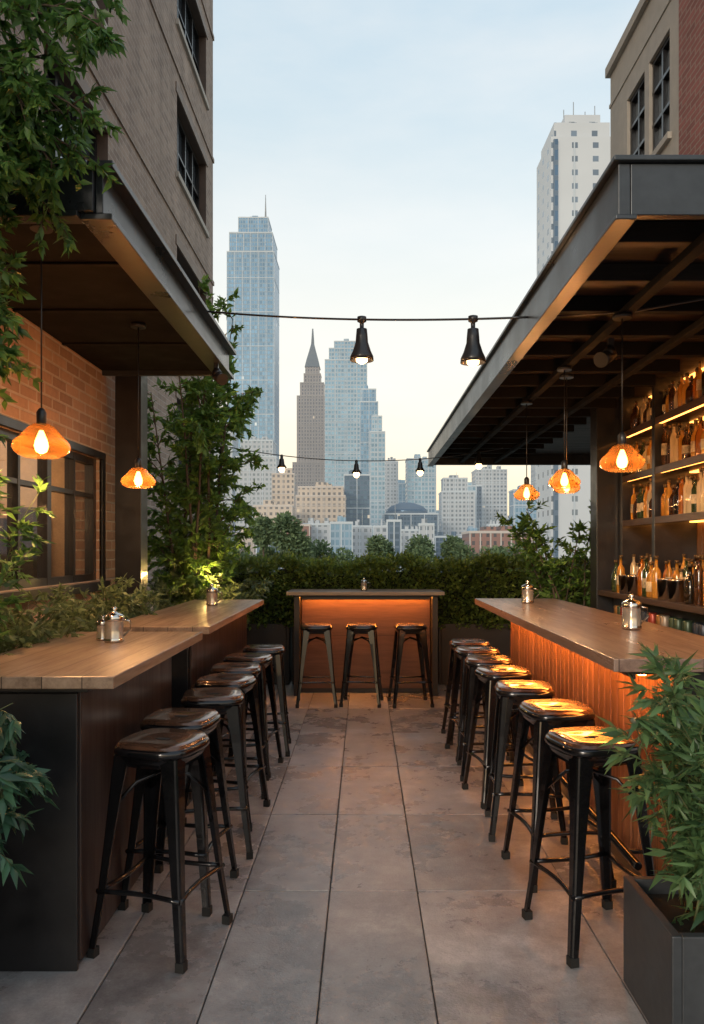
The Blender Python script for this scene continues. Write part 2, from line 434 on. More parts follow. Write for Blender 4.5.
me_stool = st0.data
places = [(.885, 2.96, 14), (.895, 3.54, 8), (.86, 4.08, -6), (.845, 4.62, 10), (.835, 5.1, -4), (.83, 5.58, 6), (.84, 6.04, 3),
          (-.775, 2.93, -16), (-.80, 3.33, -8), (-.765, 3.85, 9), (-.78, 4.3, -10), (-.80, 4.75, 5), (-.79, 5.2, -7), (-.75, 5.7, 4),
          (-.46, 7.4, 3), (-.02, 7.42, -5), (.45, 7.4, 6)]
for i, (x, y, r) in enumerate(places):
    o = st0 if i == 0 else bpy.data.objects.new('bar_stool', me_stool)
    if i: scene.collection.objects.link(o)
    o.location = (x, y, .002); o.rotation_euler = (0, 0, math.radians(r))

# ------------------------------------------------------------------ counters
mb = MB()
mb.box(-1.55, -.87, 2.64, 4.10, 1.016, 1.06, m_topL)
mb.box(-1.50, -1.03, 2.72, 4.02, .0, .998, m_black)
mb.box(-1.03, -1.012, 2.72, 4.00, .03, .994, m_sideL)
mb.box(-1.52, -.97, 2.67, 4.06, .999, 1.016, m_black)
mb.box(-1.51, -1.02, 2.702, 2.72, .0, .99, m_black)
mb.obj('bar_counter', .004)
mb = MB()
mb.box(-1.50, -.885, 4.34, 6.72, 1.018, 1.062, m_topL)
mb.box(-1.42, -1.03, 4.45, 6.6, 0, 1.0, m_black)
mb.box(-1.03, -1.015, 4.47, 6.58, .03, .99, m_sideL)
mb.box(-1.45, -.98, 4.42, 6.66, 1.001, 1.018, m_black)
mb.obj('bar_counter', .004)
mb = MB()
mb.box(.94, 1.62, 2.86, 6.45, 1.040, 1.09, m_topR)
mb.box(1.05, 1.56, 2.95, 6.35, 1.016, 1.040, m_black)
mb.box(1.24, 1.54, 2.98, 6.3, 0, 1.015, m_black)
y = 2.98
while y < 6.22:
    mb.box(1.212+random.uniform(-.001, .001), 1.24, y, y+.088, .08, 1.01, m_slat); y += .095
mb.box(1.225, 1.24, 2.99, 6.29, .0, .075, m_black)
mb.box(1.085, 1.115, 3.0, 6.28, 1.004, 1.016, m_led)
mb.box(1.052, 1.062, 2.97, 6.3, .994, 1.016, m_black)
mb.tube([(1.10, 3.05, .23), (1.10, 6.15, .23)], .018, m_stool, 10)
for yy in (3.2, 4.1, 5.0, 5.9): mb.tube([(1.10, yy, .23), (1.22, yy, .23)], .010, m_stool, 8)
mb.obj('bar_counter', .003)
mb = MB()
mb.box(-.79, .82, 7.72, 8.28, 1.038, 1.075, m_topB)
mb.box(-.66, .70, 7.99, 8.2, 0, 1.01, m_black)
mb.box(-.655, .695, 7.97, 7.99, .05, 1.0, m_backp)
mb.box(-.72, -.662, 7.80, 8.22, 0, 1.02, m_planter_b)
mb.box(.702, .76, 7.80, 8.22, 0, 1.02, m_planter_b)
mb.box(-.73, .77, 7.79, 8.23, 1.021, 1.038, m_black)
mb.box(-.64, .68, 7.86, 7.90, 1.008, 1.021, m_led)
mb.box(-.64, .68, 7.80, 7.808, .99, 1.0205, m_black)
mb.obj('bar_counter', .004)

def canister(x, y, z, s=1.0):
    mb = MB()
    mb.lathe([(.034*s, 0), (.038*s, .004*s), (.038*s, .012*s), (.036*s, .016*s), (.036*s, .085*s), (.038*s, .09*s), (.038*s, .104*s), (.03*s, .112*s), (.012*s, .118*s), (.008*s, .126*s), (.013*s, .134*s), (.004*s, .142*s)],
             (x, y, z), [m_steel, m_steel, m_steel, m_jar, m_steel, m_steel, m_steel, m_steel, m_steel, m_steel, m_steel], 20)
    mb.tube([(x+.035*s, y, z+.09*s), (x+.062*s, y, z+.085*s), (x+.066*s, y, z+.05*s), (x+.037*s, y, z+.025*s)], .004*s, m_steel, 6)
    mb.obj('metal_canister')
canister(1.38, 3.92, 1.091, 1.3); canister(1.26, 5.85, 1.091, 1.25)
canister(-1.19, 3.62, 1.061, 1.2); canister(-1.27, 3.7, 1.061, .85); canister(-1.20, 6.0, 1.063, 1.2); canister(.0, 7.95, 1.076, .95)

# ------------------------------------------------------------------ left house with canopy
mb = MB()
def xwall(mb, X, out, y0, y1, z0, z1, ops, mat, depth, reveal=None):
    Y = sorted({y0, y1, *[o[0] for o in ops], *[o[1] for o in ops]}); Z = sorted({z0, z1, *[o[2] for o in ops], *[o[3] for o in ops]})
    for i in range(len(Y)-1):
        for j in range(len(Z)-1):
            cy, cz = (Y[i]+Y[i+1])/2, (Z[j]+Z[j+1])/2
            if any(o[0] < cy < o[1] and o[2] < cz < o[3] for o in ops): continue
            mb.quad((X, Y[i], Z[j]), (X, Y[i+1], Z[j]), (X, Y[i+1], Z[j+1]), (X, Y[i], Z[j+1]), mat)
    Xi = X - out*depth; rm = reveal or mat
    for a, b_, c, d in ops:
        mb.quad((X, a, c), (Xi, a, c), (Xi, a, d), (X, a, d), rm); mb.quad((X, b_, c), (Xi, b_, c), (Xi, b_, d), (X, b_, d), rm)
        mb.quad((X, a, c), (Xi, a, c), (Xi, b_, c), (X, b_, c), rm); mb.quad((X, a, d), (Xi, a, d), (Xi, b_, d), (X, b_, d), rm)
WX = -2.0
win = (3.2, 5.78, 1.27, 2.19)
xwall(mb, WX, 1, 0.0, 6.9, 0, 3.0, [win], m_brickL, .22)
mb.quad((WX, 6.9, 0), (-5, 6.9, 0), (-5, 6.9, 3.0), (WX, 6.9, 3.0), m_brickL)
mb.quad((WX, 0, 3.0), (WX, 6.9, 3.0), (-5, 6.9, 3.0), (-5, 0, 3.0), m_deck)
mb.box(-4.4, -4.3, 2.6, 6.4, .2, 2.8, m_backboard)
m_room = simple('room_wall', (.55, .38, .22), .8)
mb.box(-4.3, -2.23, 2.6, 2.65, .2, 2.8, m_room); mb.box(-4.3, -2.23, 6.35, 6.4, .2, 2.8, m_room)
mb.box(-4.3, -2.23, 2.65, 6.35, .15, .2, m_room); mb.box(-4.3, -2.23, 2.65, 6.35, 2.8, 2.85, m_room)
for yy in (3.1, 3.9, 4.7, 5.5, 6.0):
    mb.box(-3.9, -3.8, yy, yy+.3, .2, 2.0+random.random()*.4, m_label)
    mb.box(-2.9, -2.7, yy+.2, yy+.34, .2, 1.5+random.random()*.5, m_shelf)
for yy, xx, zz in ((3.9, -2.8, 1.75), (4.7, -3.0, 1.95), (5.3, -2.7, 1.7), (5.9, -3.2, 1.9), (6.2, -3.8, 1.6)):
    mb.lathe([(.01, .09), (.04, .07), (.065, .02), (.065, -.02), (.04, -.06), (.01, -.07)], (xx, yy, zz), m_bulbs, 14); mb.tube([(xx, yy, zz+.09), (xx, yy, 2.8)], .006, m_black, 5)
house = mb.obj('brick_house', recalc=False)
w = MB()
ya, yb, za, zb = win; fx0, fx1 = -2.10, -2.04
for z0, z1 in ((za, za+.05), (zb-.05, zb), (za+.62, za+.65)): w.box(fx0, fx1, ya, yb, z0, z1, m_black)
n = 6
for i in range(n+1):
    yy = ya + (yb-ya)*i/n; t = .03 if i % 2 == 0 else .014
    yy = min(max(yy, ya+t), yb-t)
    w.box(fx0-.003, fx1+.003, yy-t, yy+t, za+.003, zb-.003, m_black)
w.quad((-2.07, ya, za), (-2.07, yb, za), (-2.07, yb, zb), (-2.07, ya, zb), m_winglass)
w.box(-2.02, -1.95, ya-.06, yb+.06, za-.07, za-.005, m_black)
w.box(-2.012, -1.985, ya-.06, ya, za-.005, zb+.05, m_black); w.box(-2.012, -1.985, yb, yb+.06, za-.005, zb+.05, m_black)
w.box(-2.012, -1.985, ya, yb, zb, zb+.05, m_black)
w.obj('window', parent=house)
point('room_light', (-3.2, 4.2, 2.3), 55, (1, .65, .36), house, .1)
point('room_light_b', (-3.2, 5.6, 2.3), 45, (1, .65, .36), house, .1)

# left canopy: flat dark soffit, channel fascia
mb = MB()
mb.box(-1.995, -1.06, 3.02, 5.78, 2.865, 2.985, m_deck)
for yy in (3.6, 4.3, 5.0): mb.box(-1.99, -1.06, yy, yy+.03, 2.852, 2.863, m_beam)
mb.box(-1.06, -1.03, 3.0, 5.80, 2.83, 2.995, m_charc)
mb.box(-1.08, -.98, 2.96, 5.84, 2.995, 3.02, m_charc)
mb.box(-1.12, -.995, 3.0, 5.82, 2.805, 2.83, m_charc)
mb.box(-1.995, -1.062, 2.98, 3.015, 2.83, 2.995, m_charc)
mb.box(-1.995, -1.062, 5.785, 5.82, 2.83, 2.995, m_charc)
mb.box(-1.995, -1.082, 2.95, 2.998, 2.998, 3.023, m_charc)
mb.box(-1.995, -1.122, 2.97, 3.05, 2.807, 2.829, m_charc)
mb.box(-1.92, -1.72, 5.86, 6.04, 0, 3.01, m_black)
mb.box(-1.715, -1.1, 5.86, 5.95, 2.86, 2.96, m_black)
mb.obj('canopy', .003)

# taupe brick tower behind
mb = MB(); TX = -3.2
ops = []
for k in range(7):
    for ya_, yb_ in ((13.0, 15.4), (7.6, 9.5)):
        ops.append((ya_, yb_, 2.75+2.6*k, 2.75+2.6*k+1.35))
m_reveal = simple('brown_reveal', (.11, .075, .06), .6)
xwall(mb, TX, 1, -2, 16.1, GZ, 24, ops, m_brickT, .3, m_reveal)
mb.quad((TX, 16.1, GZ), (-14, 16.1, GZ), (-14, 16.1, 24), (TX, 16.1, 24), m_brickT)
mb.quad((TX, -2, GZ), (-14, -2, GZ), (-14, -2, 24), (TX, -2, 24), m_brickT)
mb.quad((TX, -2, 24), (TX, 16.1, 24), (-14, 16.1, 24), (-14, -2, 24), m_deck)
m_trim = simple('brown_trim', (.2, .15, .12), .6)
for a, b_, c, d in ops:
    mb.quad((TX-.20, a, c), (TX-.20, b_, c), (TX-.20, b_, d), (TX-.20, a, d), m_darkglass)
    mb.box(TX-.195, TX-.14, a, b_, c, c+.07, m_black); mb.box(TX-.195, TX-.14, a, b_, d-.07, d, m_black)
    nm = 3 if b_-a < 2 else 4
    for i in range(nm+1):
        yy = a+.035+(b_-a-.07)*i/nm; mb.box(TX-.193, TX-.135, yy-.03, yy+.03, c+.07, d-.07, m_black)
    mb.box(TX-.193, TX-.138, a, b_, (c+d)/2-.02, (c+d)/2+.02, m_black)
    mb.box(TX-.13, TX+.05, a-.08, b_+.08, c-.10, c-.004, m_conc)
    mb.box(TX-.01, TX+.02, a-.1, b_+.1, d+.004, d+.16, m_trim)
for k in range(7):
    mb.box(TX-.01, TX+.025, -2, 16.13, 4.5+2.6*k, 4.58+2.6*k, m_brickT)
mb.obj('brick_apartment_building', recalc=False)

# ------------------------------------------------------------------ right canopy + back bar shelving
CX = .85
mb = MB()
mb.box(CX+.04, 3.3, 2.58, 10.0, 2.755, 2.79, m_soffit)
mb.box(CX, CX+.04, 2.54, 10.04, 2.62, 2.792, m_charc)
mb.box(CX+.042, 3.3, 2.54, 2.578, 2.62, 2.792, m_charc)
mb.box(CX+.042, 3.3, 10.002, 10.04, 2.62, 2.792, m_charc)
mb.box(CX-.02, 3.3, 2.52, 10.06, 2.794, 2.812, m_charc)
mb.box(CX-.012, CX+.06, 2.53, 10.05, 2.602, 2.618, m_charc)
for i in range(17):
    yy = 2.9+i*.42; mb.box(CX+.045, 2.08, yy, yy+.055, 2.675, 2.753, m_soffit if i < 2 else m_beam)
for xx in (1.25, 1.7):
    mb.box(xx, xx+.05, 2.582, 9.99, 2.64, 2.674, m_beam)
mb.box(1.93, 2.12, 6.30, 6.48, 0, 2.753, m_black)
mb.box(2.12, 3.3, 6.42, 6.48, 0, 2.753, m_black)
mb.obj('canopy', .003)

SX = 2.12
mb = MB()
mb.box(SX+.30, SX+.34, 3.2, 6.30, .0, 2.75, m_backboard)
for z in (1.74, 2.10, 2.46):
    mb.box(SX, SX+.30, 3.2, 6.28, z-.03, z, m_shelf)
    mb.box(SX-.006, SX+.004, 3.2, 6.28, z-.048, z+.002, m_shelf)
    mb.box(SX+.02, SX+.05, 3.25, 6.25, z-.040, z-.0305, m_led2)
    mb.box(SX+.245, SX+.295, 3.25, 6.25, z-.040, z-.0305, m_led2)
for yy in (6.22, 5.52, 4.5, 3.2):
    mb.box(SX-.010, SX+.298, yy, yy+.055, 1.18, 2.75, m_black)
mb.box(SX+.20, SX+.28, 3.25, 6.2, 2.735, 2.748, m_led2)
mb.box(1.93, SX+.298, 3.2, 6.28, 1.13, 1.17, m_shelf)
mb.box(2.06, SX+.298, 3.2, 6.28, .0, 1.127, m_black)
mb.box(1.98, 2.058, 3.2, 6.27, .78, .81, m_shelf)
mb.obj('back_bar_shelving', .002)
bt = MB()
def bottle(x, y, z, s, h):
    k = random.choice((0, 1, 2)); r = .034*s
    if k == 0: pr = [(r*.9, 0), (r, .006), (r, .06*h), (r*1.01, .061*h), (r*1.01, .13*h), (r, .131*h), (r, .17*h), (r*.8, .195*h), (r*.36, .215*h), (r*.34, .265*h), (r*.45, .266*h), (r*.45, .29*h)]
    elif k == 1: pr = [(r*1.0, 0), (r*1.1, .006), (r*1.15, .04*h), (r*1.16, .041*h), (r*1.16, .11*h), (r*1.15, .111*h), (r*1.1, .135*h), (r*.75, .165*h), (r*.4, .18*h), (r*.36, .225*h), (r*.5, .226*h), (r*.5, .25*h)]
    else: pr = [(r*.8, 0), (r*.85, .006), (r*.85, .08*h), (r*.86, .081*h), (r*.86, .16*h), (r*.85, .161*h), (r*.85, .2*h), (r*.6, .225*h), (r*.34, .24*h), (r*.32, .28*h), (r*.42, .281*h), (r*.42, .3*h)]
    lab = m_label if random.random() < .35 else m_bottle
    bt.lathe(pr, (x, y, z), [m_bottle]*3+[lab]+[m_bottle]*5+[m_cap]*2, 10)
for z in (1.1705, 1.7405, 2.1005, 2.4605):
    hs = .93 if z > 2.4 else 1.06
    for row in (0, 1, 2):
        y = 3.9+row*.03
        while y < 6.18:
            if not any(abs(y-(d+.027)) < .06 for d in (5.52, 4.5)) and random.random() < .98:
                bottle(SX+.055+row*.083+random.uniform(-.006, .006), y+random.uniform(-.004, .004), z, random.uniform(.75, 1.0), random.uniform(.72, 1.0)*hs)
            y += .072
for yy in (4.3, 4.42, 4.54, 4.66, 5.2, 5.29, 5.38, 5.47, 5.92, 6.03): bottle(2.0, yy, 1.1705, .95, 1.0)
bt.obj('liquor_bottles')
ib = MB()
for yy in (4.85, 5.02, 5.62, 5.78):
    ib.lathe([(.045, 0), (.055, .005), (.062, .13), (.066, .135), (.066, .14), (.058, .14), (.05, .02)], (2.0, yy, 1.1705), m_steel, 18, cap1=True)
ib.obj('ice_buckets')
cn = MB()
cols = [simple('can_%d' % i, c, .35, .3, .2, 20, 0) for i, c in enumerate([(.3, .05, .03), (.3, .25, .2), (.03, .04, .06), (.3, .15, .05), (.05, .08, .05)])]
y = 3.3
while y < 6.1:
    cn.lathe([(.028, 0), (.033, .006), (.033, .115), (.027, .125)], (2.02, y, .8105), random.choice(cols), 12); y += .072
    if random.random() < .8: cn.lathe([(.028, 0), (.033, .006), (.033, .115), (.027, .125)], (2.02, y-.072, .9365), random.choice(cols), 12)
cn.obj('drink_cans')

# right tan + red buildings
mb = MB(); RX = 3.6
ops = [(8.95, 9.6, 6.4, 7.65), (9.75, 10.4, 6.4, 7.65), (8.95, 9.6, 3.9, 4.95), (9.75, 10.4, 3.9, 4.95)]
xwall(mb, RX, -1, 8.6, 11.1, GZ, 8.42, ops, m_conc, .2)
mb.quad((RX, 11.1, GZ), (9, 11.1, GZ), (9, 11.1, 8.42), (RX, 11.1, 8.42), m_conc)
mb.quad((RX, 8.6, 8.42), (RX, 11.1, 8.42), (9, 11.1, 8.42), (9, 8.6, 8.42), m_deck)
mb.box(RX-.06, RX+.25, 8.6, 11.16, 8.424, 8.56, m_conc)
mb.box(RX-.015, RX+.01, 8.62, 11.12, 7.95, 8.0, m_conc)
for a, b_, c, d in ops:
    mb.quad((RX+.10, a, c), (RX+.10, b_, c), (RX+.10, b_, d), (RX+.10, a, d), m_paleglass)
    for z0, z1 in ((c, c+.05), (d-.05, d), (c+(d-c)*.35-.02, c+(d-c)*.35+.02), (c+(d-c)*.68-.02, c+(d-c)*.68+.02)): mb.box(RX+.04, RX+.095, a, b_, z0, z1, m_black)
    for yy in (a+.03, (a+b_)/2, b_-.03): mb.box(RX+.042, RX+.098, yy-.022, yy+.022, c+.001, d-.001, m_black)
    mb.box(RX-.05, RX+.03, a-.06, b_+.06, c-.08, c-.003, m_conc)
mb.obj('concrete_building', recalc=False)
mb = MB(); mb.box(RX-.04, 9, 4.5, 8.597, GZ, 13, m_brickR); mb.box(RX-.1, 9.02, 4.4, 8.65, 13.004, 13.2, m_conc); mb.obj('red_brick_building')

# ------------------------------------------------------------------ lamps
def pendant(x, y, z, ztop, s=1.0, w=16):
    e = empty('pendant_lamp', (x, y, z))
    mb = MB()
    mb.lathe([(.012*s, .092*s), (.03*s, .088*s), (.05*s, .076*s), (.066*s, .058*s), (.08*s, .040*s), (.10*s, .022*s), (.114*s, .004*s), (.116*s, -.012*s), (.108*s, -.03*s), (.09*s, -.044*s), (.07*s, -.052*s)], (0, 0, 0), m_amber, 32, cap0=False, cap1=False)
    mb.lathe([(.016, .085*s), (.02, .09*s), (.02, .135*s), (.012, .15*s), (.004, .155*s)], (0, 0, 0), m_black, 14)
    mb.lathe([(.008, .06*s), (.012, .05*s), (.024*s, .02*s), (.029*s, -.005*s), (.022*s, -.028*s), (.008*s, -.036*s)], (0, 0, 0), m_bulb, 14)
    mb.tube([(0, 0, .15*s), (0, 0, ztop-z-.02)], .0035, m_black, 6)
    mb.lathe([(.045, -.02), (.045, 0)], (0, 0, ztop-z), m_black, 16)
    mb.obj('shade_cord_bulb', parent=e)
    point('lamp_light', (0, 0, -.085*s), w, (1, .5, .19), e, .035)
for y in (3.68, 4.74, 5.84): pendant(1.25, y, 1.93, 2.64, .92 if y < 4 else .85, 13)
pendant(1.32, 4.95, 1.91, 2.64, .75, 5)
pendant(-1.35, 3.18, 1.94, 2.86, 1.0, 20); pendant(-1.36, 4.58, 1.92, 2.86, .88, 24)

def string(name, A, B, sag, ts, big):
    e = empty(name, (0, 0, 0)); A = Vector(A); B = Vector(B); mb = MB()
    def at(t): p = A.lerp(B, t); p.z -= sag*4*t*(1-t); return p
    mb.tube([at(i/24) for i in range(25)], .006 if big else .005, m_black, 6)
    for t in ts:
        p = at(t)
        if big:
            mb.lathe([(.014, .018), (.026, .014), (.026, -.012), (.012, -.02), (.012, -.05), (.03, -.055), (.034, -.10), (.036, -.13), (.052, -.18), (.066, -.21), (.068, -.235), (.064, -.235), (.05, -.19), (.02, -.14)], p, m_black, 20)
            mb.lathe([(.012, -.15), (.02, -.18), (.034, -.215), (.032, -.24), (.012, -.252)], p, m_bulbs, 14)
        else:
            mb.lathe([(.012, .01), (.016, 0), (.016, -.03), (.024, -.04), (.03, -.09), (.055, -.13), (.05, -.13), (.02, -.1)], p, m_black, 12)
            mb.lathe([(.012, -.10), (.03, -.13), (.034, -.155), (.014, -.18)], p, m_bulbs, 12)
    mb.obj('cable_and_lamps', parent=e)
    return e, at
e, at = string('string_lights', (-.985, 4.78, 3.0), (.85, 3.95, 2.71), .03, [.53, .855], True)
for t in (.53, .855):
    point('bulb_light', tuple(at(t)+Vector((0, 0, -.29))), 2.5, (1, .6, .3), e, .03)
mb = MB(); mb.tube([(.85, 3.95, 2.71), (1.3, 3.7, 2.66), (1.9, 3.3, 2.665)], .006, m_black, 6); mb.obj('power_cable')
string('string_lights', (-1.6, 8.0, 2.62), (1.5, 8.2, 2.60), .16, [.235, .49, .71, .915], False)
mb = MB(); mb.tube([(-1.6, 8.0, 0), (-1.6, 8.0, 2.7)], .02, m_black, 8); mb.box(-1.66, -1.54, 7.94, 8.06, .003, .015, m_black); mb.obj('lighting_pole')
def spot(x, y, z, dx):
    mb = MB(); mb.box(x-.015, x+.015, y-.015, y+.015, z-.03, z+.03, m_black)
    mb.tube([(x, y, z-.03), (x+dx*.03, y-.02, z-.06)], .03, m_black, 14)
    mb.tube([(x-dx*.02, y+.02, z-.05), (x+dx*.09, y-.06, z-.1)], [.028, .042], m_black, 16); mb.obj('spotlight')
spot(-1.03, 5.3, 2.775, .6); spot(1.33, 4.1, 2.61, -.8)

# ------------------------------------------------------------------ planters and planting
def planter(name, x0, x1, y0, y1, h, mat, t=.03):
    mb = MB()
    mb.box(x0, x0+t, y0, y1, .003, h, mat); mb.box(x1-t, x1, y0, y1, .003, h, mat)
    mb.box(x0+t, x1-t, y0, y0+t, .003, h-.001, mat); mb.box(x0+t, x1-t, y1-t, y1, .003, h-.001, mat)
    mb.box(x0+t, x1-t, y0+t, y1-t, .01, h-.05, m_soil)
    return mb.obj(name, .004)
planter('planter_box', -1.95, -.83, 8.45, 9.05, .68, m_planter_b)
planter('planter_box', -.8, .8, 8.45, 9.05, .68, m_planter_b)
planter('planter_box', .83, 2.9, 8.45, 9.05, .68, m_planter_b)
planter('planter_box', -1.97, -1.58, 2.6, 5.8, .88, m_planter_b)
planter('planter_box', -1.97, -1.3, 6.95, 8.3, .5, m_planter_b)
planter('planter_box', .90, 1.36, 2.22, 2.64, .37, m_planter)
planter('planter_box', 1.75, 2.4, 7.0, 7.6, .5, m_planter_b)

def hedge(name, x0, x1, y0, y1, z0, z1, n, leaf):
    core = MB()
    nx = 60
    def top(x): return z1 - .05 + .035*math.sin(x*5.1)+.025*math.sin(x*13.7+1)
    for i in range(nx):
        a = x0+(x1-x0)*i/nx; b_ = x0+(x1-x0)*(i+1)/nx
        core.box(a+.001, b_-.001, y0+.09+random.random()*.03, y1-.1, z0, top(a)-.10-random.random()*.04, m_corehedge)
    o = core.obj(name)
    P = []; D = []
    for i in range(n):
        x = random.uniform(x0, x1); r = random.random()
        if r < .55: y = y0+abs(random.gauss(0, .05)); z = random.uniform(z0-.04, top(x)); d = (random.gauss(0, .6), -1, random.gauss(.3, .6))
        elif r < .9: y = random.uniform(y0, y1); z = top(x)-abs(random.gauss(0, .05))+.025*random.gauss(0, 1); d = (random.gauss(0, .6), random.gauss(0, .6), 1)
        else: y = random.uniform(y0, y1); z = random.uniform(z0, top(x)+.09); d = (random.gauss(0, 1), random.gauss(0, 1), random.gauss(.3, 1))
        lump = .05*math.sin(x*9+z*7)+.03*math.sin(x*23+z*17)
        P.append((x, y+lump, z)); D.append(d)
    leaf_obj('leaves', P, D, .06, .036, leaf, o)
m_corehedge = simple('hedge_core', (.014, .024, .009), .95)
hedge('hedge', -2.3, 3.0, 8.42, 9.08, .68, 1.41, 26000, l_hedge)

# slender tree left-middle
pl = Plant()
for k in range(10):
    bx, by = random.uniform(-1.85, -1.5), random.uniform(7.2, 8.0)
    pts = pl.branch((bx, by, .45), (random.uniform(-.06, .10), random.uniform(-.1, .1), 1), random.uniform(2.5, 3.65), .02, m_bark, .03, 32, .40, 24, .10, .03, 1.0, .1)
    for j in range(3):
        q = pts[random.randint(2, 6)]
        pl.branch(q, (random.uniform(-.3, .55), random.uniform(-.5, .5), .5), random.uniform(.4, .65), .008, m_bark, .5, 9, .28, 20, .1, .1)
pl.finish('slender_tree', .085, .04, l_tree)
m_up = simple('uplight_body', (.02, .02, .02), .4)
mb = MB(); mb.lathe([(.05, 0), (.05, .08), (.04, .085)], (-1.45, 7.1, .45), m_up, 16); mb.lathe([(.035, .086), (.03, .09)], (-1.45, 7.1, .45), m_bulbs, 16); ug = mb.obj('garden_uplight')
point('uplight', (-1.42, 7.0, 1.25), 16, (1, .62, .2), ug, .05)
# right small tree
pl = Plant()
for k in range(7):
    pl.branch((random.uniform(1.9, 2.25), random.uniform(7.1, 7.5), .45), (random.uniform(-.22, .15), 0, 1), random.uniform(1.3, 1.75), .014, m_bark, .1, 20, .3, 16, .25, .06)
pl.finish('slender_tree', .08, .036, l_tree)
# overhanging near tree
pl = Plant()
tp = [(-1.8, 2.62, .0), (-1.78, 2.64, 1.0), (-1.74, 2.66, 2.0), (-1.70, 2.70, 2.8), (-1.62, 2.72, 3.6)]
pl.mb.tube(tp, [.055, .05, .043, .035, .025], m_bark, 10)
for k in range(62):
    z = 2.05 + 1.85*(k+random.random())/62
    if z < 2.72: L = .42*random.uniform(.7, 1.1)
    elif z < 2.95: L = .54*random.uniform(.7, 1.05)
    else: L = (.70+.2*(z-3.0)/.8)*random.uniform(.7, 1.1)
    pl.branch((-1.74, 2.68, z), (1, random.uniform(-.25, .3), random.uniform(-.05, .4) if z < 2.7 or z > 3.0 else .25), L, .011, m_bark, .5, 14, .24, 21, .25, .1, .9)
pl.finish('overhanging_tree', .055, .024, l_near, .2)
# shrubs under the window
pl = Plant()
for k in range(110):
    y = random.uniform(2.7, 5.75)
    pl.branch((random.uniform(-1.9, -1.62), y, .82), (random.uniform(-.15, .4), random.uniform(-.3, .3), 1), random.uniform(.28, .55), .005, m_stem, .5, 7, .13, 12, .2, .1)
pl.finish('shrub', .055, .022, l_shrub)
pl = Plant()
for k in range(80):
    pl.branch((random.uniform(-1.9, -1.35), random.uniform(6.9, 8.2), .45), (random.uniform(-.3, .4), random.uniform(-.3, .1), 1), random.uniform(.6, .98), .005, m_stem, .4, 9, .16, 12, .3, .1)
pl.finish('shrub', .06, .026, l_shrub)
planter('planter_box', -1.75, -1.27, 1.95, 2.4, .45, m_planter)
pl = Plant()
for k in range(30):
    pl.branch((-1.50+random.uniform(-.12, .12), 2.2+random.uniform(-.1, .12), .4), (random.uniform(.1, .6), random.uniform(-.15, .2), 1), random.uniform(.42, .78), .007, m_stem, .9, 11, .18, 13, .3, .08)
pl.finish('leafy_plant', .075, .026, l_cool, .25)
pl = Plant()
for k in range(20):
    pl.branch((random.uniform(-1.85, -1.62), random.uniform(3.0, 3.4), .85), (random.uniform(-.02, .10), random.uniform(-.1, .1), 1), random.uniform(.6, 1.05), .006, m_stem, .3, 10, .16, 13, .3, .06)
pl.finish('shrub', .06, .022, l_near, .2)
# right foreground bamboo
pl = Plant()
for k in range(30):
    pl.branch((1.14+random.uniform(-.14, .16), 2.43+random.uniform(-.12, .12), .31), (random.uniform(-.38, .32), random.uniform(-.22, .22), 1), random.uniform(.5, .88), .006, m_stem, .4, 13, .16, 13, .12, .07, .9)
pl.finish('bamboo_plant', .085, .021, l_bamb, .2)

# ------------------------------------------------------------------ skyline
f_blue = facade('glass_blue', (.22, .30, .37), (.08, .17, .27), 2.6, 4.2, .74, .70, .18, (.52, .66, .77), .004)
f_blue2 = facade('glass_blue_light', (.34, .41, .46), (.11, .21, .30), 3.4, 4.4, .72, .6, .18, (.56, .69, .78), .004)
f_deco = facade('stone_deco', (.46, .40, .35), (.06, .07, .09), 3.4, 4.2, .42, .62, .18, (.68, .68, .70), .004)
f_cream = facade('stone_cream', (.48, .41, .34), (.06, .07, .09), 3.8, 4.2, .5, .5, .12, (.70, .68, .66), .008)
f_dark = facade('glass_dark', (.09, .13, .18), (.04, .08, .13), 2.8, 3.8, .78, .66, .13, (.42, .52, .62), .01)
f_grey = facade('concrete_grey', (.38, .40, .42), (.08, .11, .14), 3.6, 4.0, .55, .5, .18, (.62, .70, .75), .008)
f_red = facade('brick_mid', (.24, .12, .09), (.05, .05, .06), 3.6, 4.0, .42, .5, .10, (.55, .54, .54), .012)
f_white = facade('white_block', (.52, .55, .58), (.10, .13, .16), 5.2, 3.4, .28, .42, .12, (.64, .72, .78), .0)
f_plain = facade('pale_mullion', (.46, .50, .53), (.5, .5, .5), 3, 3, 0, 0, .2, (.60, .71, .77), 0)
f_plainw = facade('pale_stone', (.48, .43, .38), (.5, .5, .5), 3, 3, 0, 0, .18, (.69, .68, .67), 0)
m_mast = simple('mast', (.3, .33, .36), .6)
rs = random.Random(5)
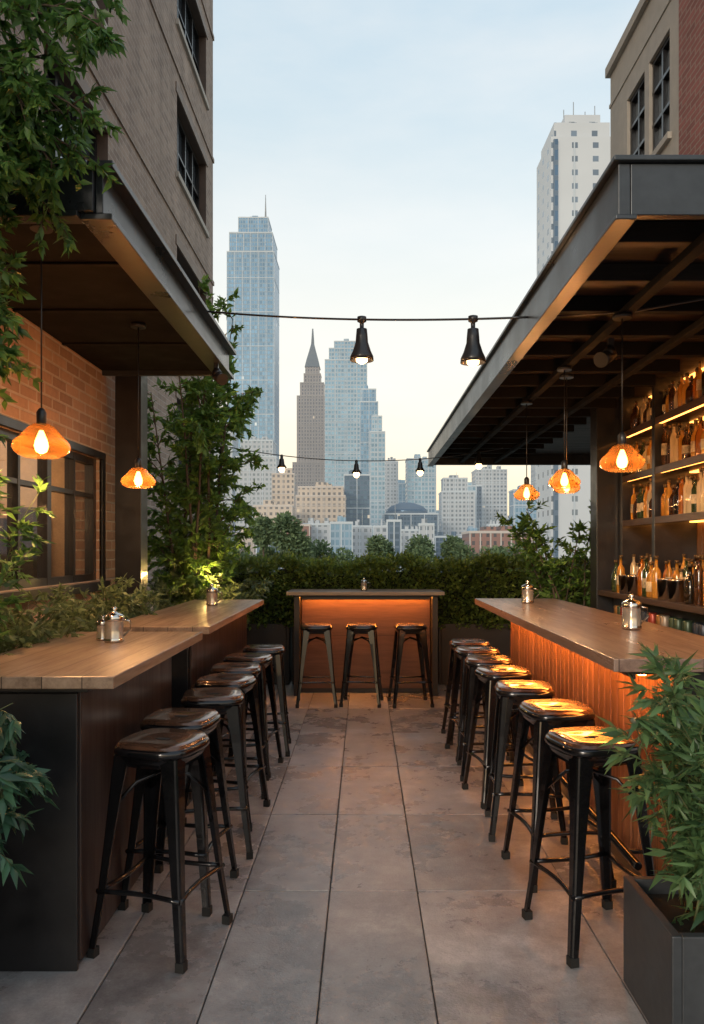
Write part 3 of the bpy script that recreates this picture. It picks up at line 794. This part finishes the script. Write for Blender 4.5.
def tower(name, D, parts, mat, extra=None, detail=True):
    k = D/760; mb = MB(); zprev = GZ+.02
    lo = min(q[0] for q in parts)*k; hi = max(q[1] for q in parts)*k; cy = D+(hi-lo)/2
    stone = mat in (f_deco, f_cream, f_red)
    tm = f_plainw if stone else f_plain
    for i, (a, b_, zt) in enumerate(parts):
        a, b_ = a*k, b_*k; zt = 1.5+(zt-1.5)*k; w_ = b_-a
        mb.box(a, b_, cy-w_/2, cy+w_/2, zprev, zt, mat)
        if detail:
            yf = cy-w_/2; r = .35
            mb.box(a-r, b_+r, yf-r, cy+w_/2+r, zt-.9, zt+.35, tm)
            st_ = 3.8*rs.choice((4, 6, 9)); z = max(zprev, 0)+st_
            while z < zt-6:
                mb.box(a-.2, b_+.2, yf-.25, cy+w_/2, z, z+.7, tm); z += st_
            nx = max(2, int(w_/rs.choice((5, 7, 10))))
            for j in range(nx+1):
                x = a+w_*j/nx; mb.box(x-.3, x+.3, yf-.32, yf-.02, zprev, zt-.92, tm)
        zprev = zt
    if detail:
        for _ in range(3):
            s_ = (b_-a)*rs.uniform(.1, .25); x = rs.uniform(a+s_, b_-s_); mb.box(x-s_/2, x+s_/2, cy-s_, cy+s_, zt+.36+_*.01, zt+rs.uniform(2, 5)*k+1, mat)
        if rs.random() < .4: mb.tube([(a+w_*.6, cy, zt), (a+w_*.6, cy, zt+rs.uniform(6, 12))], [.25, .12], m_mast, 5)
    if extra: extra(mb, k, D)
    return mb.obj(name)
def ant(x, z0, z1, r=.8):
    def f(mb, k, D): mb.tube([(x*k, D+20*k, z0*k), (x*k, D+20*k, z1*k)], [r*1.4, r*.4], m_mast, 6)
    return f
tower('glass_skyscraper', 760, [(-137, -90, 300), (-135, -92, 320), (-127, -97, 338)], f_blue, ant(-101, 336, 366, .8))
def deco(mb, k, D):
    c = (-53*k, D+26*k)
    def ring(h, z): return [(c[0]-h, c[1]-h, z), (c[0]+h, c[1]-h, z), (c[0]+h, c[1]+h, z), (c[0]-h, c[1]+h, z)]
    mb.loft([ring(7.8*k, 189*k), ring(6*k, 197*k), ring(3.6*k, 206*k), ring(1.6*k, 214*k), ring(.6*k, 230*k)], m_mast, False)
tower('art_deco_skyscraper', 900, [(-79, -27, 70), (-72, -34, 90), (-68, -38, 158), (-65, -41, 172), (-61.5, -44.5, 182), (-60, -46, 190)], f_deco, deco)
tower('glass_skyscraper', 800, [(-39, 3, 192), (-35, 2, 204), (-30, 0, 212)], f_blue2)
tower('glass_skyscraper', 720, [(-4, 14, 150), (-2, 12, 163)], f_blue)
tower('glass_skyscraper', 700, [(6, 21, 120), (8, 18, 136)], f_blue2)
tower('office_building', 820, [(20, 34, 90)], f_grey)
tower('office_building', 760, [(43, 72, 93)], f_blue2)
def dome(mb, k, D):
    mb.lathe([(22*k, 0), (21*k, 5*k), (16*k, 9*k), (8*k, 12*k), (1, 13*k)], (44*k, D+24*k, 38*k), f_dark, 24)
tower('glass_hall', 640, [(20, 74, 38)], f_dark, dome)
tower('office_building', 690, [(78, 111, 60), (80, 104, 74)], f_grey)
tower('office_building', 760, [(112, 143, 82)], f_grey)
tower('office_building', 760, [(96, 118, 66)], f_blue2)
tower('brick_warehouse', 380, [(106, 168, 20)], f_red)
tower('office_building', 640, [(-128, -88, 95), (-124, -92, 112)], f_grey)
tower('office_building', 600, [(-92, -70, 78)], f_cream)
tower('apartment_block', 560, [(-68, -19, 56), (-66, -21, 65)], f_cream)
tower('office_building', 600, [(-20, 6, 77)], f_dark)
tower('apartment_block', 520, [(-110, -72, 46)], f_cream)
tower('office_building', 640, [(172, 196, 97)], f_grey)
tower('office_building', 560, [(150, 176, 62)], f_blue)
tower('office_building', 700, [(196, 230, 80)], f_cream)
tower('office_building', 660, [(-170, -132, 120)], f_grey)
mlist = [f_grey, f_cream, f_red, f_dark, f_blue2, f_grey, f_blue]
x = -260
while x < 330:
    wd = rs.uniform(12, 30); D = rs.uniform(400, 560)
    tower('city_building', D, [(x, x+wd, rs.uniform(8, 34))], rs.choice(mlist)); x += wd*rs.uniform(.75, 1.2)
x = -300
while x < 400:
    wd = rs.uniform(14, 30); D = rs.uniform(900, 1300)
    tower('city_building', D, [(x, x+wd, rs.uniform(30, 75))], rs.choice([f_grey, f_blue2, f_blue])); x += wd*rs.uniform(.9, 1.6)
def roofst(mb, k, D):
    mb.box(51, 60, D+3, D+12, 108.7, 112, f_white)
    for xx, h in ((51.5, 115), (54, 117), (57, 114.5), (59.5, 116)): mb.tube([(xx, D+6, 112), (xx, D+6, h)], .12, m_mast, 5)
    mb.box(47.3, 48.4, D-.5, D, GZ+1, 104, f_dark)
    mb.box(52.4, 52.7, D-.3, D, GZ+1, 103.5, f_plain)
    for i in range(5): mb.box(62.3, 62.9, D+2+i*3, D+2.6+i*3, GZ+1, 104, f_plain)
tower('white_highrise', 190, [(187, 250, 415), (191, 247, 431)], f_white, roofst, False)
def treemass(name, x0, x1, D, ztop, n=3500):
    P = []; Dd = []; core = MB()
    nb = max(4, int((x1-x0)/4))
    blobs = [(random.uniform(x0, x1), D+random.uniform(-12, 12), random.uniform(.5, .95), random.uniform(3, 5.5)) for _ in range(nb)]
    for bx, by, hh, br in blobs:
        core.tube([(bx, by, GZ), (bx, by, GZ+(ztop-GZ)*hh)], [.5, .2], m_bark, 6)
    for i in range(n):
        bx, by, hh, br = random.choice(blobs); v = Vector((random.gauss(0, 1), random.gauss(0, 1), random.gauss(0, 1))).normalized()*br*random.uniform(.5, 1.15)
        zc = GZ+(ztop-GZ)*hh-3
        P.append((bx+v.x, by+v.y, zc+v.z*1.2)); Dd.append(tuple(v+Vector((random.gauss(0, 3), random.gauss(0, 3), random.gauss(0, 3)))))
    o = core.obj(name); leaf_obj('leaves', P, Dd, 1.7, 1.2, l_far, o)
treemass('distant_trees', -42, -21, 300, 14, 8000)
treemass('distant_trees', -80, -46, 310, 5, 5000)
treemass('distant_trees', 5, 45, 330, 7, 9000)
treemass('distant_trees', -20, 6, 320, 4, 5000)
treemass('distant_trees', 50, 110, 330, 4, 7000)

# ------------------------------------------------------------------ world + sun
SUN_EL, SUN_ROT = math.radians(14), math.radians(205)
wd = bpy.data.worlds.new('World'); scene.world = wd; wd.use_nodes = True
nt = wd.node_tree; bg = nt.nodes['Background']; out = nt.nodes['World Output']
sky = N(nt, 'ShaderNodeTexSky', sky_type='NISHITA'); sky.sun_disc = False
sky.sun_elevation = SUN_EL; sky.sun_rotation = SUN_ROT; sky.air_density = 1; sky.dust_density = 2
nt.links.new(sky.outputs[0], bg.inputs[0]); bg.inputs[1].default_value = .05
tc = N(nt, 'ShaderNodeTexCoord'); sp = N(nt, 'ShaderNodeSeparateXYZ'); nt.links.new(tc.outputs['Generated'], sp.inputs[0])
grad = RAMP(nt, sp.outputs[2], [(0, (.98, .70, .40)), (.09, (.98, .77, .50)), (.22, (.88, .80, .64)), (.38, (.72, .75, .71)), (.58, (.46, .60, .68)), (1, (.44, .55, .65))])
cl = NOISE(nt, MAP(nt, tc.outputs['Generated'], (1.2, 1.2, 4)), 1.8, 6, .55)
gc = MIX(nt, MA(nt, 'MULTIPLY', RAMP(nt, cl, [(.42, 0.0), (.7, 1.0)]), .4), grad, (.92, .86, .78))
bg2 = N(nt, 'ShaderNodeBackground'); nt.links.new(gc, bg2.inputs[0]); bg2.inputs[1].default_value = 1.06
ad = N(nt, 'ShaderNodeAddShader'); nt.links.new(bg.outputs[0], ad.inputs[0]); nt.links.new(bg2.outputs[0], ad.inputs[1])
nt.links.new(ad.outputs[0], out.inputs[0])
sl = bpy.data.lights.new('sun', 'SUN'); sl.energy = 1.3; sl.angle = math.radians(12); sl.color = (1, .88, .74)
so = bpy.data.objects.new('sun', sl); scene.collection.objects.link(so)
d = Vector((math.sin(SUN_ROT)*math.cos(SUN_EL), math.cos(SUN_ROT)*math.cos(SUN_EL), math.sin(SUN_EL)))
so.rotation_euler = d.to_track_quat('Z', 'Y').to_euler()

# ------------------------------------------------------------------ camera
cam = bpy.data.cameras.new('camera'); co = bpy.data.objects.new('camera', cam); scene.collection.objects.link(co)
co.location = (0, 0, 1.5); co.rotation_euler = (math.radians(90), 0, 0)
cam.sensor_width = 36; cam.sensor_fit = 'AUTO'; cam.lens = 760/1024*36
cam.shift_y = 38/1024; cam.shift_x = -12/1024
cam.clip_start = .05; cam.clip_end = 12000
scene.camera = co
